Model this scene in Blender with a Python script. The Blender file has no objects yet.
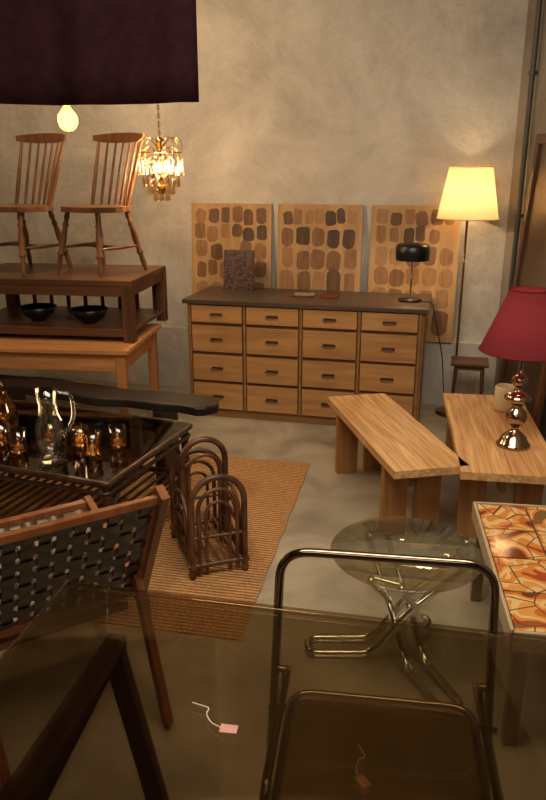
import bpy, bmesh, math, random
from mathutils import Vector, Matrix
random.seed(7)
S=bpy.context.scene
try:
    S.view_settings.view_transform='Standard'; S.view_settings.look='None'; S.view_settings.exposure=0.0
except Exception: pass
col=S.collection
# ---------------------------------------------------------------- materials
def srgb(r,g,b):
    f=lambda c:(c/255/12.92 if c/255<=.04045 else ((c/255+.055)/1.055)**2.4)
    return (f(r),f(g),f(b),1)
def newmat(name):
    m=bpy.data.materials.new(name); m.use_nodes=True
    nt=m.node_tree; nt.nodes.clear()
    out=nt.nodes.new('ShaderNodeOutputMaterial')
    return m,nt,out
def lk(nt,a,b): nt.links.new(a,b)
def noisemat(name,c1,c2,scale=(1,1,1),ns=5,detail=6,rough=.6,metal=0,bump=.1,dist=0,lo=.35,hi=.65,spec=.5,coat=0):
    m,nt,out=newmat(name)
    b=nt.nodes.new('ShaderNodeBsdfPrincipled')
    tc=nt.nodes.new('ShaderNodeTexCoord'); mp=nt.nodes.new('ShaderNodeMapping')
    mp.inputs['Scale'].default_value=scale
    n=nt.nodes.new('ShaderNodeTexNoise'); n.inputs['Scale'].default_value=ns; n.inputs['Detail'].default_value=detail
    n.inputs['Distortion'].default_value=dist
    r=nt.nodes.new('ShaderNodeValToRGB'); r.color_ramp.elements[0].position=lo; r.color_ramp.elements[1].position=hi
    r.color_ramp.elements[0].color=c1; r.color_ramp.elements[1].color=c2
    lk(nt,tc.outputs['Object'],mp.inputs['Vector']); lk(nt,mp.outputs[0],n.inputs['Vector']); lk(nt,n.outputs['Fac'],r.inputs[0])
    lk(nt,r.outputs[0],b.inputs['Base Color'])
    b.inputs['Roughness'].default_value=rough; b.inputs['Metallic'].default_value=metal
    b.inputs['Specular IOR Level'].default_value=spec
    b.inputs['Coat Weight'].default_value=coat
    if bump:
        bp=nt.nodes.new('ShaderNodeBump'); bp.inputs['Strength'].default_value=bump; bp.inputs['Distance'].default_value=.01
        lk(nt,n.outputs['Fac'],bp.inputs['Height']); lk(nt,bp.outputs[0],b.inputs['Normal'])
    lk(nt,b.outputs[0],out.inputs[0]); return m
def wood(name,a,b,axis='x',rough=.45,ns=9,coat=0,k=1.6):
    s={'x':(.12,k,k),'y':(k,.12,k),'z':(k,k,.12)}[axis]
    return noisemat(name,srgb(*a),srgb(*b),s,ns,7,rough,0,.06,1.2,.3,.7,.4,coat)
def plain(name,c,rough=.5,metal=0,emit=0):
    c=srgb(*c)
    d=(c[0]*.85,c[1]*.85,c[2]*.85,1)
    m=noisemat(name,d,c,(1,1,1),12,3,rough,metal,0)
    return m
def glass(name,tint,gl=.08,rough=.02,edge=None):
    m,nt,out=newmat(name)
    t=nt.nodes.new('ShaderNodeBsdfTransparent'); g=nt.nodes.new('ShaderNodeBsdfGlossy')
    g.inputs['Roughness'].default_value=rough
    tcol=(tint[0],tint[1],tint[2],1)
    lw=nt.nodes.new('ShaderNodeLayerWeight'); lw.inputs['Blend'].default_value=.35
    if edge:
        mc=nt.nodes.new('ShaderNodeMix'); mc.data_type='RGBA'
        mc.inputs['A'].default_value=tcol; mc.inputs['B'].default_value=(*edge,1)
        lk(nt,lw.outputs['Facing'],mc.inputs['Factor']); lk(nt,mc.outputs['Result'],t.inputs['Color'])
    else: t.inputs['Color'].default_value=tcol
    mm=nt.nodes.new('ShaderNodeMath'); mm.operation='MULTIPLY_ADD'
    mm.inputs[1].default_value=.6; mm.inputs[2].default_value=gl
    fr=nt.nodes.new('ShaderNodeFresnel'); fr.inputs['IOR'].default_value=1.45
    lk(nt,fr.outputs[0],mm.inputs[0])
    mx=nt.nodes.new('ShaderNodeMixShader'); lk(nt,mm.outputs[0],mx.inputs[0]); lk(nt,t.outputs[0],mx.inputs[1]); lk(nt,g.outputs[0],mx.inputs[2])
    lk(nt,mx.outputs[0],out.inputs[0]); return m
def shade(name,c,trans=.6):
    m,nt,out=newmat(name); c=srgb(*c)
    d=nt.nodes.new('ShaderNodeBsdfDiffuse'); t=nt.nodes.new('ShaderNodeBsdfTranslucent')
    n=nt.nodes.new('ShaderNodeTexNoise'); n.inputs['Scale'].default_value=60
    r=nt.nodes.new('ShaderNodeValToRGB'); r.color_ramp.elements[0].color=(c[0]*.85,c[1]*.85,c[2]*.85,1); r.color_ramp.elements[1].color=c
    lk(nt,n.outputs['Fac'],r.inputs[0]); lk(nt,r.outputs[0],d.inputs[0]); lk(nt,r.outputs[0],t.inputs[0])
    mx=nt.nodes.new('ShaderNodeMixShader'); mx.inputs[0].default_value=trans
    lk(nt,d.outputs[0],mx.inputs[1]); lk(nt,t.outputs[0],mx.inputs[2]); lk(nt,mx.outputs[0],out.inputs[0]); return m
def emis(name,c,s):
    m,nt,out=newmat(name); e=nt.nodes.new('ShaderNodeEmission'); e.inputs[0].default_value=srgb(*c); e.inputs[1].default_value=s
    lk(nt,e.outputs[0],out.inputs[0]); return m
# ---------------------------------------------------------------- builder
class B:
    def __init__(s,name):
        s.name=name; s.v=[]; s.f=[]; s.fm=[]; s.fs=[]; s.mats=[]
    def mi(s,m):
        if m not in s.mats: s.mats.append(m)
        return s.mats.index(m)
    def add(s,vs,fs,m,smooth=False,M=None):
        o=len(s.v)
        for v in vs:
            v=Vector(v)
            if M is not None: v=M@v
            s.v.append(v)
        k=s.mi(m)
        for f in fs: s.f.append([i+o for i in f]); s.fm.append(k); s.fs.append(smooth)
    def box(s,c,d,m,rz=0,M=None):
        x,y,z=d[0]/2,d[1]/2,d[2]/2
        R=Matrix.Translation(c)@Matrix.Rotation(rz,4,'Z')
        if M is not None: R=M@R
        vs=[(-x,-y,-z),(x,-y,-z),(x,y,-z),(-x,y,-z),(-x,-y,z),(x,-y,z),(x,y,z),(-x,y,z)]
        s.add(vs,[(0,3,2,1),(4,5,6,7),(0,1,5,4),(1,2,6,5),(2,3,7,6),(3,0,4,7)],m,False,R)
    def beam(s,a,b,w,h,m,up=(0,0,1)):
        a=Vector(a);b=Vector(b);d=(b-a).normalized(); u=Vector(up)
        if abs(d.dot(u))>.98: u=Vector((0,1,0))
        x=d.cross(u).normalized(); u=x.cross(d).normalized()
        vs=[]
        for p in (a,b):
            for i,j in ((-1,-1),(1,-1),(1,1),(-1,1)): vs.append(p+x*(i*w/2)+u*(j*h/2))
        s.add(vs,[(0,3,2,1)[::-1],(4,5,6,7)[::-1],(0,1,5,4)[::-1],(1,2,6,5)[::-1],(2,3,7,6)[::-1],(3,0,4,7)[::-1]],m)
    def tube(s,pts,r,m,cyc=False,n=12,M=None):
        P=[Vector(p) for p in pts]; N=len(P)
        R=r if isinstance(r,(list,tuple)) else [r]*N
        T=[]
        for i in range(N):
            if cyc: t=P[(i+1)%N]-P[i-1]
            else: t=P[min(i+1,N-1)]-P[max(i-1,0)]
            T.append(t.normalized())
        u=Vector((0,0,1)) if abs(T[0].z)<.9 else Vector((1,0,0))
        u=(u-T[0]*u.dot(T[0])).normalized(); vs=[]
        for i in range(N):
            u=(u-T[i]*u.dot(T[i]))
            u=u.normalized() if u.length>1e-6 else T[i].orthogonal().normalized()
            w=T[i].cross(u)
            for k in range(n):
                a=2*math.pi*k/n; vs.append(P[i]+(u*math.cos(a)+w*math.sin(a))*R[i])
        fs=[]
        for i in range(N if cyc else N-1):
            j=(i+1)%N
            for k in range(n):
                l=(k+1)%n; fs.append((i*n+k,i*n+l,j*n+l,j*n+k))
        s.add(vs,fs,m,True,M)
        if not cyc:
            s.add([vs[k] for k in range(n)],[tuple(reversed(range(n)))],m,False,M)
            s.add([vs[(N-1)*n+k] for k in range(n)],[tuple(range(n))],m,False,M)
    def lathe(s,prof,m,c=(0,0,0),n=32,M=None,sx=1,sy=1):
        vs=[];fs=[]
        for (r,z) in prof:
            for k in range(n):
                a=2*math.pi*k/n; vs.append((c[0]+r*sx*math.cos(a),c[1]+r*sy*math.sin(a),c[2]+z))
        for i in range(len(prof)-1):
            for k in range(n):
                l=(k+1)%n; fs.append((i*n+k,i*n+l,(i+1)*n+l,(i+1)*n+k))
        s.add(vs,fs,m,True,M)
        if prof[0][0]>1e-4: s.add(vs[:n],[tuple(reversed(range(n)))],m,False,M)
        if prof[-1][0]>1e-4: s.add(vs[-n:],[tuple(range(n))],m,False,M)
    def olathe(s,prof,m,c=(0,0,0),n=32):
        vs=[];fs=[]
        for (r,z) in prof:
            for k in range(n):
                a=2*math.pi*k/n; vs.append((c[0]+r*math.cos(a),c[1]+r*math.sin(a),c[2]+z))
        for i in range(len(prof)-1):
            for k in range(n):
                l=(k+1)%n; fs.append((i*n+k,i*n+l,(i+1)*n+l,(i+1)*n+k))
        s.add(vs,fs,m,True)
    def prism(s,poly,z0,z1,m,M=None):
        n=len(poly); vs=[(x,y,z0) for x,y in poly]+[(x,y,z1) for x,y in poly]
        fs=[tuple(reversed(range(n))),tuple(range(n,2*n))]+[(i,(i+1)%n,n+(i+1)%n,n+i) for i in range(n)]
        s.add(vs,fs,m,False,M)
    def done(s,loc=(0,0,0),rz=0,bev=.003,parent=None):
        me=bpy.data.meshes.new(s.name); me.from_pydata([tuple(v) for v in s.v],[],s.f)
        for m in s.mats: me.materials.append(m)
        for p,k,sm in zip(me.polygons,s.fm,s.fs): p.material_index=k; p.use_smooth=sm
        me.update(); o=bpy.data.objects.new(s.name,me); col.objects.link(o)
        o.location=loc; o.rotation_euler=(0,0,rz)
        if bev:
            b=o.modifiers.new('bevel','BEVEL'); b.width=bev; b.segments=2; b.limit_method='ANGLE'; b.angle_limit=math.radians(50)
        if parent: o.parent=parent
        return o
def rnd(pts,rad,cyc=False,n=6):
    P=[Vector(p) for p in pts]; out=[]; N=len(P)
    for i in range(N):
        if not cyc and i in (0,N-1): out.append(P[i]); continue
        a=P[i-1];b=P[i];c=P[(i+1)%N]
        da=(a-b);dc=(c-b); r=min(rad,da.length*.49,dc.length*.49)
        p0=b+da.normalized()*r;p1=b+dc.normalized()*r
        for k in range(n+1):
            t=k/n; out.append(p0*(1-t)**2+b*2*t*(1-t)+p1*t*t)
    return out
def rrect(cx,cy,w,h,r,n=5):
    o=[]
    for (sx,sy,a0) in ((1,1,0),(-1,1,90),(-1,-1,180),(1,-1,270)):
        for k in range(n+1):
            a=math.radians(a0+90*k/n); o.append((cx+sx*(w/2-r)+r*math.cos(a),cy+sy*(h/2-r)+r*math.sin(a)))
    return o
def light(name,loc,power,color,rad=.05,kind='POINT',size=1,sy=None,rot=None,parent=None):
    l=bpy.data.lights.new(name,kind); l.energy=power; l.color=color
    if kind=='AREA':
        l.size=size
        if sy: l.shape='RECTANGLE'; l.size_y=sy
    else: l.shadow_soft_size=rad
    o=bpy.data.objects.new(name,l); col.objects.link(o); o.location=loc
    if rot: o.rotation_euler=rot
    if parent: o.parent=parent
    return o
# ---------------------------------------------------------------- palette
pine=wood('pine',(168,116,66),(226,184,128),'y',.42,14,k=2.2)
pine_leg=wood('pine_leg',(140,94,52),(172,122,74),'z',.5)
pine_d=wood('pine_dark',(150,104,58),(185,136,84),'y',.45)
oak=wood('oak_drawer',(156,112,66),(188,142,90),'x',.5,9)
oakf=wood('oak_frame',(128,92,54),(154,112,68),'x',.5,8)
topd=wood('dark_top',(62,50,40),(92,76,60),'x',.38,6)
walnut=wood('walnut',(72,45,29),(114,75,48),'x',.4,6)
walz=wood('walnut_z',(66,41,27),(106,68,44),'z',.4,6)
mid=wood('mid_wood',(168,112,64),(202,144,90),'x',.45,8)
midz=wood('mid_wood_z',(156,102,56),(186,128,76),'z',.45,6)
black=noisemat('black_wood',srgb(14,12,11),srgb(34,29,25),(.3,1,1),8,5,.4,0,.3)
rat=noisemat('rattan',srgb(56,32,20),srgb(108,68,42),(1,1,1),14,4,.38,0,.25)
ratd=noisemat('rattan_dark',srgb(34,20,13),srgb(70,44,28),(1,1,1),14,4,.35,0,.25)
ratl=noisemat('rattan_light',srgb(84,54,32),srgb(140,96,58),(1,1,1),18,4,.4,0,.25)
teak=wood('teak',(112,64,34),(148,90,50),'z',.4,8)
strap=noisemat('leather_strap',srgb(38,25,18),srgb(74,49,34),(1,1,1),30,4,.36,0,.1)
chrome=plain('chrome',(240,234,222),.08,1)
chromed=plain('chrome_dark',(150,134,118),.14,1)
brass=plain('brass',(190,145,80),.22,1)
bronze=plain('bronze',(185,160,138),.14,1)
blackm=plain('black_metal',(14,13,13),.35)
pipem=plain('pipe_paint',(70,66,60),.5)
iron=plain('pull_metal',(84,72,58),.35,.8)
smoke=glass('smoked_glass',(.73,.645,.49),.025)
smoke2=glass('smoked_glass_table',(.46,.40,.32),.06)
clear=glass('clear_glass',(.95,.95,.92),.09,.02,(.70,.66,.58))
green=glass('green_glass',(.88,.92,.84),.05,.02)
amber=glass('amber_glass',(.97,.76,.46),.08,.02,(.66,.36,.12))
acrys=glass('acrylic_seat',(.76,.66,.50),.03)
white=plain('ceramic_white',(215,196,160),.3)
tilee=plain('tile_edge_trim',(190,170,135),.4)
paper=plain('paper_tag',(232,172,162),.7)
string=plain('string',(235,220,205),.8)
burg=shade('burgundy_shade',(122,50,58),.25)
cream=shade('cream_shade',(250,226,178),.6)
bulb=emis('bulb_glow',(255,205,130),18)
# ---------------------------------------------------------------- room
def wallmat():
    m,nt,out=newmat('plaster_wall')
    b=nt.nodes.new('ShaderNodeBsdfPrincipled'); b.inputs['Roughness'].default_value=.85; b.inputs['Specular IOR Level'].default_value=.2
    tc=nt.nodes.new('ShaderNodeTexCoord')
    n1=nt.nodes.new('ShaderNodeTexNoise'); n1.inputs['Scale'].default_value=1.2; n1.inputs['Detail'].default_value=12; n1.inputs['Roughness'].default_value=.72; n1.inputs['Distortion'].default_value=.5
    n2=nt.nodes.new('ShaderNodeTexNoise'); n2.inputs['Scale'].default_value=9; n2.inputs['Detail'].default_value=9; n2.inputs['Roughness'].default_value=.62
    r=nt.nodes.new('ShaderNodeValToRGB'); r.color_ramp.elements[0].position=.33; r.color_ramp.elements[1].position=.66
    r.color_ramp.elements[0].color=srgb(158,153,144); r.color_ramp.elements[1].color=srgb(204,199,188)
    lk(nt,tc.outputs['Object'],n1.inputs['Vector']); lk(nt,tc.outputs['Object'],n2.inputs['Vector'])
    lk(nt,n1.outputs['Fac'],r.inputs[0]); lk(nt,r.outputs[0],b.inputs['Base Color'])
    bp=nt.nodes.new('ShaderNodeBump'); bp.inputs['Strength'].default_value=.6; bp.inputs['Distance'].default_value=.03
    lk(nt,n2.outputs['Fac'],bp.inputs['Height']); lk(nt,bp.outputs[0],b.inputs['Normal']); lk(nt,b.outputs[0],out.inputs[0]); return m
wm=wallmat()
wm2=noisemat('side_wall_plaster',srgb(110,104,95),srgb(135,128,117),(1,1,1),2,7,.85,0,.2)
fm=noisemat('concrete_floor',srgb(132,122,104),srgb(178,166,142),(1,1,1),2.6,12,.6,0,.15,.8,.3,.7)
cm=noisemat('ceiling_paint',srgb(90,82,72),srgb(110,100,88),(1,1,1),2,5,.9,0,.05)
RZ=math.radians(-13.6); E=Vector((math.cos(RZ),math.sin(RZ),0)); NB=Vector((-math.sin(RZ),math.cos(RZ),0))
O=Vector((.3,5.777,0))
b=B('floor'); b.box((-.7,2.4,-.05),(5.2,8.4,.1),fm); b.done(bev=0)
b=B('ceiling'); b.box((-.7,2.4,3.35),(5.2,8.4,.1),cm); b.done(bev=0)
b=B('wall_back'); b.box((-.95,.1,1.65),(5.0,.2,3.3),wm); b.done(O,RZ,0)
b=B('trim_ledge'); b.box((-.95,-.03,.265),(4.9,.06,.53),wm); b.done(O,RZ,.006)
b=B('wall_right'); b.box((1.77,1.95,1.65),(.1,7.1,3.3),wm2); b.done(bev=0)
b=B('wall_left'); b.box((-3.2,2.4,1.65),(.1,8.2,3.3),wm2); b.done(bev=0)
b=B('wall_front'); b.box((-.7,-1.6,1.65),(5.1,.1,3.3),wm2); b.done(bev=0)
b=B('wall_pipe'); b.tube([(0,0,0),(0,0,3.3)],.018,pipem)
for z in (.6,1.5,2.4): b.tube([(0,0,z-.012),(0,0,z+.012)],.026,pipem); b.box((.02,0,z),(.04,.02,.02),pipem)
b.done((1.685,5.1,0),bev=0)
# ---------------------------------------------------------------- curtain
m_c=noisemat('curtain_cloth',srgb(32,14,17),srgb(42,19,23),(1,1,1),20,4,.9,0,.1,spec=.1)
b=B('curtain'); nx,nz=60,10; vs=[];fs=[]
for j in range(nz+1):
    for i in range(nx+1):
        x=-1.45+1.45*i/nx; z=1.22*j/nz
        y=.012*math.sin(x*17)+.008*math.sin(x*31+1)+.01*(1-j/nz)*math.sin(x*6)
        vs.append((x,y,z+(.012*math.sin(x*3) if j==0 else 0)))
for j in range(nz):
    for i in range(nx): a=j*(nx+1)+i; fs.append((a,a+1,a+nx+2,a+nx+1))
b.add(vs,fs,m_c,True); b.tube([(-1.45,0,1.21),(0.0,0,1.21)],.012,blackm)
o=b.done((-.315,3.3,2.075),0,0); md=o.modifiers.new('s','SOLIDIFY'); md.thickness=.006
# ---------------------------------------------------------------- dresser
b=B('drawer_dresser'); W=1.72;D=.60;H=.87
b.box((0,0,.03),(W-.04,D-.04,.06),oakf)
b.box((0,.01,.06+(H-.06)/2),(W,D-.02,H-.06),oakf)
b.box((0,0,H+.015),(W+.05,D+.05,.03),topd)
rows=[(.735,.125),(.515,.195),(.295,.195),(.075,.195)]
cw=(W-.05)/4
for c in range(4):
    x=-W/2+.025+cw*(c+.5)
    for (z0,h) in rows:
        z=z0+h/2
        b.box((x,-D/2-.004,z),(cw-.035,.024,h),oak)
        b.box((x,-D/2-.017,z),(.085,.003,.018),iron)
        b.tube(rnd([(x-.042,-D/2-.018,z),(x-.042,-D/2-.042,z-.002),(x+.042,-D/2-.042,z-.002),(x+.042,-D/2-.018,z)],.01),.005,iron,n=8)
for c in range(5):
    b.box((-W/2+.025+cw*c,-D/2+.002,.47),(.018,.022,.80),oakf)
b.done((.27,5.345,0),math.radians(-13.7),.003)
def DR(x,y,z=.9):
    M=Matrix.Translation((.27,5.345,0))@Matrix.Rotation(math.radians(-13.7),4,'Z'); return M@Vector((x,y,z))
# ---------------------------------------------------------------- wood sample panels
pb=wood('panel_wood',(158,122,82),(184,148,104),'z',.6,6)
def stain(name,a,b): return noisemat(name,srgb(*a),srgb(*b),(1.5,1.5,.25),22,6,.65,0,0,.8,.3,.7)
tones=[stain('stain_1',(124,88,55),(150,110,72)),stain('stain_2',(102,72,45),(132,94,60)),stain('stain_3',(80,56,37),(112,79,50)),stain('stain_4',(58,43,31),(86,62,42)),stain('stain_5',(138,100,62),(162,124,82))]
def panel(a0,rowsdef,seed):
    random.seed(seed); b=B('wood_sample_panel'); w,h=.665,1.02
    b.box((0,0,h/2),(w,.018,h),pb)
    z=h-.03
    for (n,hh,bias) in rowsdef:
        xs=-w/2+.03; step=(w-.06)/n
        for i in range(n):
            if random.random()<.06: continue
            x=xs+step*(i+.5)+random.uniform(-.01,.01); zz=z-hh/2+random.uniform(-.016,.016)
            ww=step*random.uniform(.70,.94); h2=hh*random.uniform(.76,.96)
            k=random.choices(range(5),bias)[0]
            M=Matrix.Translation((x,-.009,zz))@Matrix.Rotation(math.radians(90),4,'X')@Matrix.Rotation(random.uniform(-.08,.08),4,'Z')
            poly=rrect(0,0,ww,h2,min(ww,h2)*random.uniform(.28,.45),6)
            ph=random.uniform(0,6); poly=[(px*(1+.06*math.sin(.9*q+ph)),py*(1+.05*math.sin(.7*q+ph))) for q,(px,py) in enumerate(poly)]
            b.prism(poly,0,.0015,tones[k],M)
        z-=hh
    p=O+E*a0-NB*.085
    o=b.done((p.x,p.y,.53),RZ,0); o.rotation_euler=(math.radians(-4),0,RZ)
panel(-.645,[(6,.13,[2,3,5,2,0]),(6,.13,[3,4,4,1,0]),(5,.15,[3,3,3,0,1]),(6,.15,[4,3,2,0,1]),(5,.17,[4,3,2,0,2]),(5,.17,[4,3,2,0,2])],3)
panel(.07,[(7,.13,[1,1,3,4,1]),(5,.17,[2,3,3,1,2]),(5,.17,[4,3,1,0,3]),(5,.2,[4,2,1,0,4]),(5,.15,[4,3,2,0,2]),(5,.14,[4,3,2,0,2])],8)
panel(.80,[(6,.12,[3,3,3,1,2]),(6,.14,[3,3,2,1,2]),(5,.17,[4,3,1,0,3]),(5,.15,[4,3,0,0,4]),(5,.16,[4,2,0,0,4]),(4,.2,[4,2,0,0,4])],5)
pic=noisemat('dark_print',srgb(38,22,20),srgb(96,62,50),(1,1,1),60,3,.5,0,.2,0,.45,.6)
b=B('small_art_print'); b.box((0,0,.155),(.24,.012,.31),pic)
o=b.done(DR(-.60,.17),math.radians(-8),.001); o.rotation_euler=(math.radians(-10),0,math.radians(-10))
red=plain('red_cover',(120,40,34),.5); gr=plain('gray_cover',(150,140,125),.6)
b=B('booklet_stack'); b.box((0,0,.005),(.16,.11,.01),red); b.box((.02,0,.014),(.15,.10,.008),gr,.15); b.box((.21,.01,.005),(.13,.10,.01),red,-.1); b.done(DR(-.06,.02,.9005),math.radians(-13.7),.001)
# desk lamp
b=B('desk_lamp')
b.lathe([(0,0),(.085,0),(.085,.012),(.07,.02),(.01,.024)],blackm)
b.tube([(0,0,.02),(0,0,.30)],.007,chrome)
b.olathe([(.118,.29),(.122,.345),(.118,.385),(.105,.402),(.03,.408),(.0,.408)],blackm)
b.olathe([(.114,.291),(.116,.34),(.105,.38),(.09,.396),(0,.40)],white)
b.lathe([(0,.29),(.03,.30),(.035,.335),(.015,.38),(0,.385)],bulb,n=16)
p=DR(.74,.0,.9005); b.done(p,0,0)
light('desk_lamp_light',(p.x,p.y,p.z+.27),3,(1,.75,.48),.03)
b=B('lamp_cord')
b.tube(rnd([DR(.83,-.04,.906),DR(.90,-.05,.907),DR(.925,-.05,.80),DR(1.0,-.05,.5),DR(1.02,-.06,.25),DR(1.1,-.1,.006),DR(1.2,-.1,.006)],.1),.004,blackm,n=8)
b.done(bev=0)
# ---------------------------------------------------------------- floor lamp
b=B('floor_lamp')
b.lathe([(0,0),(.13,0),(.13,.015),(.10,.028),(.015,.04)],brass)
b.tube([(0,0,.03),(0,0,1.56)],.009,brass)
b.olathe([(.215,1.47),(.15,1.82)],cream)
b.tube([(.215*math.cos(t*math.pi/16),.215*math.sin(t*math.pi/16),1.47) for t in range(32)],.004,cream,True,6)
b.tube([(.15*math.cos(t*math.pi/16),.15*math.sin(t*math.pi/16),1.82) for t in range(32)],.004,cream,True,6)
for k in range(3):
    a=k*2.094; b.tube([(0,0,1.70),(.153*math.cos(a),.153*math.sin(a),1.80)],.002,brass,n=6)
b.tube([(0,0,1.55),(0,0,1.71)],.004,brass,n=6)
b.lathe([(0,1.56),(.02,1.57),(.032,1.62),(.02,1.665),(0,1.67)],bulb,n=16)
b.done((1.39,5.30,0),0,0); light('floor_lamp_light',(1.39,5.30,1.62),22,(1,.70,.40),.04)
b=B('side_table')
b.box((0,0,.49),(.26,.22,.022),walnut)
for sx in (-1,1):
    for sy in (-1,1): b.tube([(sx*.09,sy*.07,.48),(sx*.11,sy*.09,0)],[.013,.008],walz,n=8)
b.box((0,0,.46),(.2,.16,.03),walnut)
b.done((1.41,5.0,0),math.radians(-14))
# ---------------------------------------------------------------- mirror on the right
mirm=noisemat('aged_mirror_surface',srgb(84,72,60),srgb(104,90,76),(1,1,1),3,4,.38,.7,0)
b=B('leaning_mirror'); L=.72;HH=2.02
for y in (0,L): b.box((0,-y,HH/2),(.035,.06,HH),walz)
for z in (.03,HH-.03): b.box((0,-L/2,z),(.035,L,.06),walnut)
b.box((.006,-L/2,HH/2),(.012,L-.04,HH-.06),mirm)
o=b.done((1.575,4.84,0),0,.003); o.rotation_euler=(0,math.radians(3.3),0)
# ---------------------------------------------------------------- stacked tables left
G=.007
LT=(-.905,4.36); a6=math.radians(-6)
b=B('wooden_table')
W=1.45;D=.84
b.box((-W/2,D/2,.705),(W,D,.03),mid)
b.box((-W/2,.06,.63),(W-.1,.025,.12),mid); b.box((-W/2,D-.06,.63),(W-.1,.025,.12),mid)
b.box((-.06,D/2,.63),(.025,D-.1,.12),mid); b.box((-W+.06,D/2,.63),(.025,D-.1,.12),mid)
for x in (-.06,-W+.06):
    for y in (.06,D-.06): b.box((x,y,.345),(.06,.06,.69),midz)
b.done((*LT,G),a6,.004)
b=B('coffee_table')
W=1.25;D=.80
b.box((-W/2,D/2,.385),(W,D,.035),walnut); b.box((-W/2,.02,.335),(W-.04,.025,.07),walnut); b.box((-.02,D/2,.335),(.025,D-.04,.07),walnut); b.box((-W+.02,D/2,.335),(.025,D-.04,.07),walnut); b.box((-W/2,D-.02,.335),(W-.04,.025,.07),walnut)
for x in (-.035,-W+.035):
    for y in (.035,D-.035): b.box((x,y,.185),(.07,.07,.37),walz)
b.box((-W/2,D/2,.07),(W-.03,D-.03,.025),walnut); b.box((-W/2,.025,.06),(W-.08,.03,.05),walnut)
for k in range(9): b.box((-W+.08+.135*k,D-.03,.2),(.03,.012,.25),walz)
b.done((-.90,4.56,.7205+G),math.radians(-8),.004)
bk=plain('bowl_black',(22,19,18),.3)
for (x,y) in ((-1.62,4.92),(-1.245,4.83)):
    b=B('black_bowl'); b.lathe([(0,0),(.05,0),(.055,.012),(.10,.045),(.128,.095),(.122,.097),(.095,.05),(.05,.02),(0,.018)],bk); b.done((x,y,.804+G),0,0)
cw1=wood('chair_wood',(86,54,35),(134,92,60),'z',.32,8)
def windsor(loc,rz):
    b=B('windsor_chair'); sh=.44
    poly=[]
    for k in range(32):
        a=2*math.pi*k/32; r=1+.06*math.cos(2*a)
        x=.225*r*math.copysign(abs(math.cos(a))**.75,math.cos(a)); y=.21*math.copysign(abs(math.sin(a))**.75,math.sin(a))
        if y>0: x*=.9
        poly.append((x,y))
    b.prism(poly,sh-.035,sh,cw1)
    feet={}
    for sx in (-1,1):
        for sy in (-1,1):
            top=Vector((sx*.14,sy*.13,sh-.03)); bot=Vector((sx*.205,sy*.205+(.02 if sy>0 else 0),0.003))
            pts=[];rs=[]
            for k,(t,r) in enumerate([(0,.012),(.1,.017),(.17,.011),(.22,.019),(.27,.013),(.45,.021),(.64,.015),(.69,.022),(.73,.013),(.85,.016),(1,.010)]):
                pts.append(top.lerp(bot,t)); rs.append(r*1.15)
            b.tube(pts,rs,cw1,n=10); feet[(sx,sy)]=(top,bot)
    mids=[]
    for sx in (-1,1):
        p=feet[(sx,-1)]; q=feet[(sx,1)]; A=p[0].lerp(p[1],.58); C=q[0].lerp(q[1],.58)
        b.tube([A,A.lerp(C,.5),C],[.008,.014,.008],cw1,n=8); mids.append(A.lerp(C,.5))
    b.tube([mids[0],mids[0].lerp(mids[1],.5),mids[1]],[.008,.013,.008],cw1,n=8)
    n=7; H=.90
    def top(u): return Vector((u*.215,.27-.045*(u*u)+.02,H))
    for k in range(n):
        u=-1+2*k/(n-1); base=Vector((u*.165,.165-.05*u*u,sh-.01)); tp=top(u*.93); tp.z=H-.045
        r=.011 if 0<k<n-1 else .015
        b.tube([base,base.lerp(tp,.35),tp],[r*.8,r,r*.7],cw1,n=8)
    N=14; vs=[];fs=[]
    for i in range(N+1):
        u=-1.08+2.16*i/N; c=top(u); hh=.055-.014*abs(u)**3
        lift=.012*(1-u*u)
        for (dy,dz) in ((-.011,-hh),(.011,-hh),(.011,lift),(-.011,lift)): vs.append(c+Vector((0,dy,dz)))
    for i in range(N):
        for k in range(4): l=(k+1)%4; fs.append((i*4+k,i*4+l,i*4+4+l,i*4+4+k))
    fs+= [(0,1,2,3)[::-1],(N*4,N*4+1,N*4+2,N*4+3)]
    b.add(vs,fs,cw1)
    b.done(loc,rz,.003)
windsor((-1.18,4.99,1.124+G),math.radians(-33)); windsor((-1.72,5.06,1.124+G),math.radians(-30))
# ---------------------------------------------------------------- black bench
b=B('live_edge_bench'); a=math.atan2(-.33,.94)
poly=[]; N=30; Lb=1.75
for i in range(N+1):
    x=-Lb*i/N; poly.append((x,-.115-.018*math.sin(x*7)-.01*math.sin(x*17)))
for i in range(N+1):
    x=-Lb+Lb*i/N; poly.append((x,.115+.02*math.sin(x*6+2)+.01*math.sin(x*15)))
poly.append((.07,.06)); poly.append((.10,-.02)); poly.append((.05,-.09))
b.prism(poly,.465,.52,black)
b.box((-.25,0,.235),(.07,.2,.47),black); b.box((-1.35,0,.235),(.07,.2,.47),black)
b.done((-.40,3.95,G),a,.012)
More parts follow.
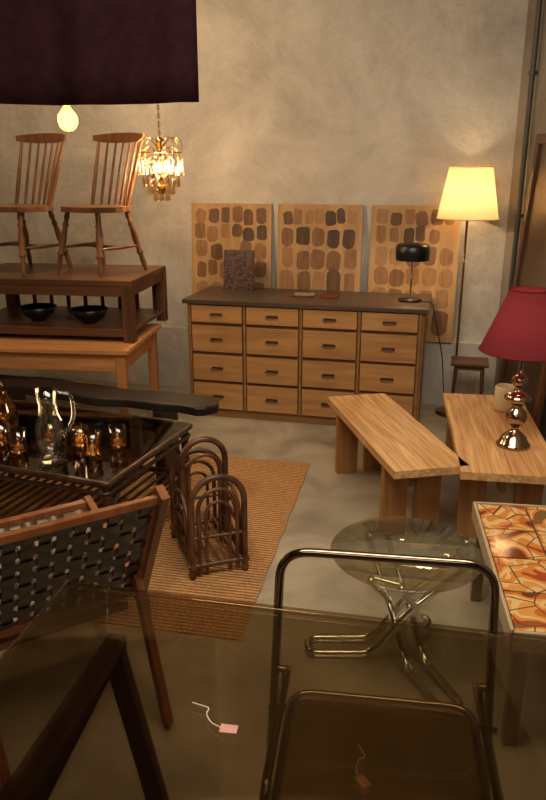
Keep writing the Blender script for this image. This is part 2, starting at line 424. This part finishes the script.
# ---------------------------------------------------------------- rattan coffee table
TF=Vector((-.72,2.87,G)); eL=Vector((-.94,.342,0)).normalized(); dB=Vector((.342,.94,0)).normalized()
rz=math.atan2(-eL.y,-eL.x)
b=B('rattan_coffee_table'); W=1.25;D=.83;zt=.485
for z,ins in ((zt,0),(zt-.05,.005),(.2,.02)):
    q=[(-ins,ins),(-ins,D-ins),(-W+ins,D-ins),(-W+ins,ins)]
    b.tube(rnd([(x,y,z) for x,y in q],.04,True),.016 if z!=zt-.05 else .010,ratd,True,10)
for x in (-.03,-W+.03):
    for y in (.03,D-.03):
        b.tube([(x,y,zt),(x,y,0)],.020,ratd,n=10)
        for z in (.1,.3,.42): b.tube([(x,y,z-.006),(x,y,z+.006)],.024,rat,n=10)
        sx=-1 if x>-W/2 else 1; sy=1 if y<D/2 else -1
        b.tube(rnd([(x,y,.28),(x+sx*.10,y,.40),(x+sx*.17,y,.435)],.06),.009,ratd,n=8)
        b.tube(rnd([(x,y,.28),(x,y+sy*.10,.40),(x,y+sy*.17,.435)],.06),.009,ratd,n=8)
b.box((-W/2,D/2,zt+.012),(W-.02,D-.02,.006),smoke2)
for k in range(22): b.tube([(-.04-(W-.08)*k/21,.02,.2),(-.04-(W-.08)*k/21,D-.02,.2)],.009,ratd,n=6)
b.done(TF,rz,.001)
zt2=.5005+G
b=B('glass_pitcher')
b.olathe([(0,.004),(.055,.004),(.062,.02),(.072,.10),(.066,.17),(.042,.23),(.038,.27),(.052,.345),(.049,.345),(.034,.27),(.038,.23),(.061,.17),(.067,.10),(.057,.025),(0,.018)],clear)
b.tube(rnd([(.048,0,.33),(.11,0,.32),(.115,0,.20),(.066,0,.13)],.05),.008,clear,n=10)
b.done((-1.03,3.12,zt2),.2,0)
b=B('amber_bottle')
b.olathe([(0,.003),(.06,.003),(.07,.04),(.065,.12),(.028,.19),(.026,.24),(.036,.26),(.022,.24),(.024,.19),(.06,.12),(.064,.04),(0,.01)],amber)
b.done((-1.40,3.55,zt2),0,0)
candle=emis('candle_glow',(255,190,105),2.5)
for (x,y,s) in ((-.86,3.20,1),(-.76,3.30,.95),(-.95,3.31,.9),(-1.22,3.22,1.05),(-1.12,3.38,.9),(-1.34,3.33,1)):
    b=B('amber_tumbler')
    b.olathe([(0,.003),(.034,.003),(.038,.02),(.045,.11*s),(.042,.11*s),(.034,.022),(0,.018)],amber,n=20)
    b.lathe([(0,.019),(.022,.019),(.022,.034),(0,.036)],white,n=12); b.lathe([(0,.036),(.005,.042),(0,.055)],candle,n=8)
    b.done((x,y,zt2),0,0)
light('candle_light',(-1.02,3.27,.70),2.2,(1,.64,.32),.05)
# ---------------------------------------------------------------- rug
def rugmat():
    m,nt,out=newmat('jute'); p=nt.nodes.new('ShaderNodeBsdfPrincipled'); p.inputs['Roughness'].default_value=.95; p.inputs['Specular IOR Level'].default_value=.1
    tc=nt.nodes.new('ShaderNodeTexCoord'); w=nt.nodes.new('ShaderNodeTexWave'); w.bands_direction='Y'; w.inputs['Scale'].default_value=14; w.inputs['Distortion'].default_value=1.5; w.inputs['Detail'].default_value=2; w.inputs['Detail Scale'].default_value=6
    n=nt.nodes.new('ShaderNodeTexNoise'); n.inputs['Scale'].default_value=60; n.inputs['Detail'].default_value=4
    ad=nt.nodes.new('ShaderNodeMath'); ad.operation='MULTIPLY'
    r=nt.nodes.new('ShaderNodeValToRGB'); r.color_ramp.elements[0].color=srgb(134,96,60); r.color_ramp.elements[1].color=srgb(204,156,104); r.color_ramp.elements[1].position=.45; r.color_ramp.elements[0].position=.03
    for q in (w,n): lk(nt,tc.outputs['Object'],q.inputs['Vector'])
    lk(nt,w.outputs['Fac'],ad.inputs[0]); lk(nt,n.outputs['Fac'],ad.inputs[1]); lk(nt,ad.outputs[0],r.inputs[0]); lk(nt,r.outputs[0],p.inputs['Base Color'])
    bp=nt.nodes.new('ShaderNodeBump'); bp.inputs['Strength'].default_value=.6; bp.inputs['Distance'].default_value=.01; lk(nt,ad.outputs[0],bp.inputs['Height']); lk(nt,bp.outputs[0],p.inputs['Normal'])
    lk(nt,p.outputs[0],out.inputs[0]); return m
b=B('jute_rug'); Lr=1.86; Wr=1.8
poly=[]
for i in range(31): poly.append((-Wr*i/30,.003*math.sin(i*1.7)))
for i in range(31): poly.append((-Wr,-Lr*i/30))
for i in range(31): poly.append((-Wr+Wr*i/30,-Lr+.003*math.sin(i*2.1)))
for i in range(1,30): poly.append((.003*math.sin(i*1.3),-Lr+Lr*i/30))
b.prism(poly,0,.0055,rugmat()); b.done((.24,4.28,.001),math.radians(-11.5),0)
# ---------------------------------------------------------------- magazine rack
b=B('rattan_magazine_rack'); Wd=.25; RL=.42
def arch(y,w,h,r,z0=.02,m=rat):
    pts=[(-w/2,y,z0)]+[(-w/2,y,z0+(h-w/2)*.5)]
    for k in range(17):
        a=math.pi-math.pi*k/16; pts.append((w/2*math.cos(a),y,h-w/2+w/2*math.sin(a)))
    pts+=[(w/2,y,z0+(h-w/2)*.5),(w/2,y,z0)]
    b.tube(pts,r,m,n=10)
for y,h in ((0,.49),(RL,.46)):
    arch(y,Wd,h,.015); arch(y,Wd-.07,h-.06,.010); arch(y,Wd-.14,h-.12,.008)
arch(.25,Wd-.04,.58,.015); arch(.25,Wd-.10,.50,.009)
for x in (-Wd/2,Wd/2):
    for z in (.06,.11,.2): b.tube([(x,-.02,z),(x,RL+.02,z)],.011,rat,n=10)
    for hh,ww in ((.34,.17),(.27,.11)):
        b.tube([(x,RL/2-ww*math.cos(math.pi*k/16),.06+(hh-.06)*math.sin(math.pi*k/16)**.7) for k in range(17)],.009,rat,n=8)
for k in range(7): b.tube([(-Wd/2+Wd*k/6,0,.075),(-Wd/2+Wd*k/6,RL,.075)],.008,ratl,n=8)
for y in (0,RL):
    b.tube([(-Wd/2-.02,y,.06),(Wd/2+.02,y,.06)],.012,rat,n=10); b.tube([(-Wd/2,y,.2),(Wd/2,y,.2)],.008,rat,n=8)
    for x in (-Wd/2,Wd/2): b.lathe([(0,0),(.016,0),(.018,.02),(.014,.04)],rat,(x,y,0),12)
b.done((-.25,2.95,G),math.radians(19),0)
# ---------------------------------------------------------------- woven lounge chair
b=B('woven_strap_lounge_chair')
Wc=.62
def strapgrid(p0,ux,uy,nm,w,h,nu,nv,sw):
    ux=Vector(ux).normalized();uy=Vector(uy).normalized();nm=Vector(nm).normalized();p0=Vector(p0)
    K=4
    for i in range(nu):
        s0=(i+.5)*w/nu; vs=[];fs=[]; n=nv*K
        for j in range(n+1):
            t=h*j/n; off=.004*math.cos(math.pi*(j/K-.5)+math.pi*i)
            for q in (-sw/2,sw/2): vs.append(p0+ux*(s0+q)+uy*t+nm*off)
        for j in range(n): fs.append((2*j,2*j+1,2*j+3,2*j+2))
        b.add(vs,fs,strap,True)
    for j in range(nv):
        t0=(j+.5)*h/nv; vs=[];fs=[]; n=nu*K
        for i in range(n+1):
            s0=w*i/n; off=-.004*math.cos(math.pi*(i/K-.5)+math.pi*j)
            for q in (-sw/2,sw/2): vs.append(p0+ux*s0+uy*(t0+q)+nm*off)
        for i in range(n): fs.append((2*i,2*i+1,2*i+3,2*i+2))
        b.add(vs,fs,strap,True)
T=Vector((0,0,.80)); Bk=Vector((0,.24,.34)); F=Vector((0,.74,.47))
for x in (0,-Wc):
    X=Vector((x,0,0)); sg=-1 if x==0 else 1
    b.beam(X+Vector((0,-.015,.83)),X+Vector((0,.26,.30)),.03,.06,teak,(0,1,0))
    b.beam(X+Vector((0,.18,.31)),X+Vector((0,.78,.48)),.03,.05,teak)
    b.beam(X+Vector((sg*.028,.19,.44)),X+Vector((sg*.05,-.08,.013)),.028,.045,teak,(0,1,0))
    b.beam(X+Vector((sg*.028,.70,.46)),X+Vector((sg*.04,.68,.005)),.028,.045,teak,(0,1,0))
b.beam((0,0,.80),(-Wc,0,.80),.025,.028,teak); b.beam((0,.235,.35),(-Wc,.235,.35),.03,.03,teak); b.beam((0,.76,.475),(-Wc,.76,.475),.035,.03,teak)
b.beam((-.03,.30,.26),(-Wc+.03,.30,.26),.03,.03,teak)
bd=(Bk-T); strapgrid((-Wc+.02,0,.80),(1,0,0),bd,bd.cross(Vector((1,0,0))),Wc-.04,bd.length,11,8,.040)
sd=(F-Bk); strapgrid((-Wc+.02,.24,.34),(1,0,0),sd,sd.cross(Vector((1,0,0))),Wc-.04,sd.length,11,9,.040)
b.done((-.355,2.08,G),math.atan2(.54,.84),.003)
# ---------------------------------------------------------------- glass dining table
b=B('smoked_glass_dining_table'); a=math.radians(-11.5)
b.box((.85,-.41,.735),(1.7,.82,.01),smoke)
dk=wood('trestle_wood',(50,33,22),(80,54,36),'z',.4)
for x0 in (.22,1.48):
    for y in (-.20,-.62):
        b.beam((x0,y,.70),(x0-.34,y,.012),.05,.03,dk,(0,1,0)); b.beam((x0,y,.70),(x0+.14,y,.006),.05,.03,dk,(0,1,0))
    b.beam((x0,-.17,.708),(x0,-.68,.708),.045,.03,dk)
b.done((-.56,1.71,0),a,.002)
def tag(loc,rz):
    b=B('price_tag'); b.box((0,0,.001),(.035,.022,.001),paper)
    b.tube(rnd([(-.016,0,.002),(-.04,.01,.002),(-.055,.035,.002),(-.05,.05,.002),(-.09,.06,.002)],.03),.0013,string,n=6); b.done(loc,rz,0)
tag((-.088,1.165,.7405),-.15); tag((.205,1.30,.4710),-1.0)
# ---------------------------------------------------------------- tubular chair
b=B('chrome_tube_chair')
r=.0125
b.tube(rnd([(-.315,.00,0),(-.295,.03,.45),(-.285,.06,.80),(.285,.06,.80),(.295,.03,.45),(.315,.00,0)],.085,n=8),r,chromed,n=14)
b.tube(rnd([(-.235,-.07,.45),(.235,-.07,.45),(.235,-.47,.45),(-.235,-.47,.45)],.06,True),.010,chromed,True)
b.tube(rnd([(-.262,.02,.44),(-.262,-.40,.44),(-.262,-.46,0),(.262,-.46,0),(.262,-.40,.44),(.262,.02,.44)],.05),r,chromed)
for x in (-1,1):
    b.tube([(x*.23,-.13,.45),(x*.29,-.13,.44)],.009,chromed,n=8); b.tube([(x*.25,.025,.44),(x*.298,.03,.44)],.012,chromed,n=10)
b.prism(rrect(0,-.27,.46,.39,.055),.452,.458,acrys)
b.done((.295,1.645,0.0125),math.radians(-8),0)
# ---------------------------------------------------------------- round glass table
b=B('round_glass_table')
b.lathe([(0,.44),(.275,.44),(.28,.445),(.275,.45),(0,.45)],green,n=64)
for k,fa in enumerate((292,176,62)):
    M=Matrix.Rotation(math.radians(fa),4,'Z')
    w=.04+.008*k; fr=.36 if k<2 else .25
    b.tube(rnd([(-.20,w,.425),(-.22,w,.42),(-.02,w,.20+.02*k),(.10,w,.03),(fr,w,.016),(fr,-w,.016),(.10,-w,.03),(-.02,-w,.20+.02*k),(-.22,-w,.42),(-.20,-w,.425)],.06),.0145,chrome,n=12,M=M)
    b.tube([(-.20,-w,.425),(-.20,w,.425)],.012,chrome,n=10,M=M)
b.done((.495,2.385,0),0,0)
# ---------------------------------------------------------------- tile table
def tilemat(i):
    m,nt,out=newmat('painted_tile_%d'%i); p=nt.nodes.new('ShaderNodeBsdfPrincipled'); p.inputs['Roughness'].default_value=.15
    tc=nt.nodes.new('ShaderNodeTexCoord'); mp=nt.nodes.new('ShaderNodeMapping'); mp.inputs['Location'].default_value=(i*3.1,i*1.7,0)
    v=nt.nodes.new('ShaderNodeTexVoronoi'); v.inputs['Scale'].default_value=8
    n=nt.nodes.new('ShaderNodeTexNoise'); n.inputs['Scale'].default_value=6.5; n.inputs['Detail'].default_value=1.5; n.inputs['Distortion'].default_value=.8
    r=nt.nodes.new('ShaderNodeValToRGB'); r.color_ramp.interpolation='CONSTANT'; e=r.color_ramp.elements
    e[0].position=0; e[0].color=srgb(112,58,34); e[1].position=.36; e[1].color=srgb(190,108,50)
    for p_,c_ in ((.42,(214,152,78)),(.48,(220,186,128)),(.53,(208,136,66)),(.60,(172,74,42)),(.66,(118,104,58))):
        q=e.new(p_); q.color=srgb(*c_)
    r2=nt.nodes.new('ShaderNodeValToRGB'); r2.color_ramp.interpolation='CONSTANT'; r2.color_ramp.elements[0].color=(0,0,0,1); r2.color_ramp.elements[1].color=(1,1,1,1); r2.color_ramp.elements[1].position=.016
    v.feature='DISTANCE_TO_EDGE'
    mx=nt.nodes.new('ShaderNodeMix'); mx.data_type='RGBA'; mx.inputs['A'].default_value=srgb(120,72,42)
    lk(nt,tc.outputs['Object'],mp.inputs[0])
    for q in (v,n): lk(nt,mp.outputs[0],q.inputs['Vector'])
    lk(nt,n.outputs['Fac'],r.inputs[0]); lk(nt,v.outputs['Distance'],r2.inputs[0]); lk(nt,r2.outputs[0],mx.inputs['Factor']); lk(nt,r.outputs[0],mx.inputs['B']); lk(nt,mx.outputs['Result'],p.inputs['Base Color'])
    lk(nt,p.outputs[0],out.inputs[0]); return m
tm=[tilemat(i) for i in range(3)]; grout=plain('grout',(96,66,46),.8)
b=B('tile_top_coffee_table'); L=.90;W=.60
b.box((W/2,-L/2,.425),(W,L,.03),grout)
for x0,x1,y0,y1 in ((-.012,0,-L-.012,.012),(W,W+.012,-L-.012,.012),(-.012,W+.012,0,.012),(-.012,W+.012,-L-.012,-L)):
    b.box(((x0+x1)/2,(y0+y1)/2,.415),(x1-x0,y1-y0,.07),tilee)
for i in range(3):
    for j in range(4):
        w=W/3;h=L/4; b.box((w*(i+.5),-h*(j+.5),.443),(w-.008,h-.008,.01),tm[(i+j)%3])
for x in (.03,W-.03):
    for y in (-.03,-L+.03): b.box((x,y,.2),(.045,.045,.40),chromed)
b.done((.865,2.79,0),math.radians(-7.7),.002)
# ---------------------------------------------------------------- pine benches
def pbench(loc,rz,L,W):
    b=B('pine_bench')
    n=4
    for k in range(n): b.box((-W/2+W*(k+.5)/n,0,.43),(W/n-.0004,L,.04),pine)
    for y in (-L/2+.22,L/2-.16):
        for x in (-W/2+.09,W/2-.11): b.box((x,y,.205),(.13,.045,.41),pine_leg)
        b.box((0,y,.385),(W-.08,.05,.05),pine_leg)
    b.box((0,0,.30),(.035,L-.45,.09),pine_d)
    b.done(loc,rz,.001)
pbench((.64,3.745,0),math.atan2(.235,1.18),1.2,.38)
pbench((1.215,3.71,0),math.radians(-9),1.27,.47)
b=B('ceramic_pot'); b.lathe([(0,0),(.055,0),(.062,.02),(.06,.14),(.052,.15),(.05,.14),(.05,.03),(0,.02)],white); b.done((1.36,4.03,.4505),0,0)
# ---------------------------------------------------------------- table lamp
b=B('table_lamp')
b.lathe([(0,0),(.085,0),(.085,.012),(.075,.02),(.06,.05),(.035,.075),(.02,.085),(.018,.10),(.035,.115),(.05,.135),(.055,.155),(.05,.18),(.03,.20),(.022,.215),(.045,.23),(.068,.25),(.068,.262),(.045,.28),(.022,.295),(.018,.31),(.035,.325),(.042,.345),(.035,.365),(.016,.38),(.014,.43),(.012,.56),(0,.56)],bronze,n=40)
b.olathe([(.21,.50),(.09,.80)],burg,n=48)
for (rr,z) in ((.21,.50),(.09,.80)): b.tube([(rr*math.cos(t*math.pi/20),rr*math.sin(t*math.pi/20),z) for t in range(40)],.004,burg,True,6)
for k in range(3):
    a=k*2.094; b.tube([(0,0,.74),(.093*math.cos(a),.093*math.sin(a),.79)],.002,brass,n=6)
b.tube([(0,0,.55),(0,0,.76)],.004,brass,n=6)
b.lathe([(0,.56),(.02,.57),(.033,.62),(.02,.66),(0,.67)],bulb,n=16)
b.done((1.235,3.46,.4505),0,0); light('table_lamp_light',(1.235,3.46,1.07),6,(1,.68,.42),.04)
# ---------------------------------------------------------------- chandelier
crys=glass('amber_crystal',(1,.84,.55),.18,.05,(.75,.48,.2))
b=B('chandelier')
b.tube([(0,0,.38),(0,0,1.49)],.003,brass,n=6)
for k in range(40):
    z=.42+k*.026; a=(k%2)*math.pi/2
    b.tube([(.009*math.cos(t*math.pi/4)*math.cos(a),.009*math.cos(t*math.pi/4)*math.sin(a),z+.016*math.sin(t*math.pi/4)) for t in range(8)],.002,brass,True,5)
b.lathe([(0,.40),(.03,.38),(.012,.35),(.012,.10),(.03,.08),(.02,.04),(0,.03)],brass,n=16)
def drop(x,y,z,L):
    b.tube([(x,y,z),(x,y,z-.02)],.0012,brass,n=5)
    b.lathe([(0,0),(.003,-.003),(.004,-L*.4),(.010,-L*.8),(.007,-L*.95),(0,-L)],crys,(x,y,z-.02),8)
for (R,zt_,zr,n,L) in ((.145,.36,.30,16,.13),(.12,.30,.22,14,.12),(.085,.24,.15,12,.10),(.05,.2,.09,8,.08)):
    b.tube([(R*math.cos(t*math.pi/16),R*math.sin(t*math.pi/16),zr) for t in range(32)],.003,brass,True,6)
    for k in range(n):
        a=2*math.pi*k/n; ca,sa=math.cos(a),math.sin(a)
        if k%2==0: b.tube(rnd([(.01*ca,.01*sa,zt_-.04),(R*.5*ca,R*.5*sa,zt_+.04),(R*ca,R*sa,zt_+.02),(R*ca,R*sa,zr)],.05,n=4),.0025,brass,n=6)
        drop(R*ca,R*sa,zr,L)
for k in range(3):
    a=k*2.094+.5; b.lathe([(0,0),(.012,.01),(.016,.035),(.008,.06),(0,.075)],bulb,(.05*math.cos(a),.05*math.sin(a),.17),10)
    b.tube([(0,0,.12),(.05*math.cos(a),.05*math.sin(a),.17)],.005,brass,n=6)
b.tube([(0,0,1.48),(0,0,1.69)],.006,brass,n=8); b.lathe([(0,1.66),(.04,1.67),(.05,1.688),(0,1.689)],brass)
b.done((-.745,5.02,1.61),0,0)
light('chandelier_light',(-.745,5.02,1.83),75,(1,.69,.38),.05)
b=B('pendant_bulb_lamp')
gl=shade('globe_amber_glass',(240,190,115),.75)
b.lathe([(0,-.062),(.028,-.056),(.052,-.036),(.062,0),(.056,.033),(.033,.06),(.022,.075),(.02,.10),(0,.10)],gl,n=24)
b.lathe([(.018,.08),(.022,.09),(.022,.14),(.006,.155)],brass,n=16)
for k in range(10):
    a=2*math.pi*k/10; b.tube([(.064*math.cos(a)*math.sin(t),.064*math.sin(a)*math.sin(t),-.064*math.cos(t)) for t in (.25,.6,.95,1.3,1.6,1.9,2.2,2.5)],.0022,brass,n=5)
b.tube([(0,0,.15),(0,0,1.22)],.003,blackm,n=6)
b.done((-1.225,4.6,2.08),0,0); light('pendant_light',(-1.225,4.6,2.08),2.2,(1,.74,.45),.03)
# ---------------------------------------------------------------- general light (added fills)
light('area_fill',(.2,2.0,3.25),125,(1,.85,.67),kind='AREA',size=2.2,sy=1.8,rot=(math.radians(32),0,0))  # added soft overhead fill, stands for no particular fixture
light('area_fill.001',(-.2,-.6,3.1),20,(1,.78,.56),kind='AREA',size=1.8,sy=1.2,rot=(math.radians(55),0,0))  # added front fill from behind the camera for the foreground
light('left_wall_fill',(-1.5,4.3,3.05),75,(1,.70,.42),.08)  # added point fill, warms and brightens the left wall near the chairs
w=bpy.data.worlds.new('World'); S.world=w; w.use_nodes=True
w.node_tree.nodes['Background'].inputs[0].default_value=(.5,.42,.32,1); w.node_tree.nodes['Background'].inputs[1].default_value=.2
# ---------------------------------------------------------------- camera
cd=bpy.data.cameras.new('camera'); cd.sensor_fit='VERTICAL'; cd.sensor_height=36; cd.lens=32.4; cd.clip_start=.02
c=bpy.data.objects.new('camera',cd); col.objects.link(c); c.location=(0,0,1.8); c.rotation_euler=(math.radians(90-17.72),0,0)
S.camera=c
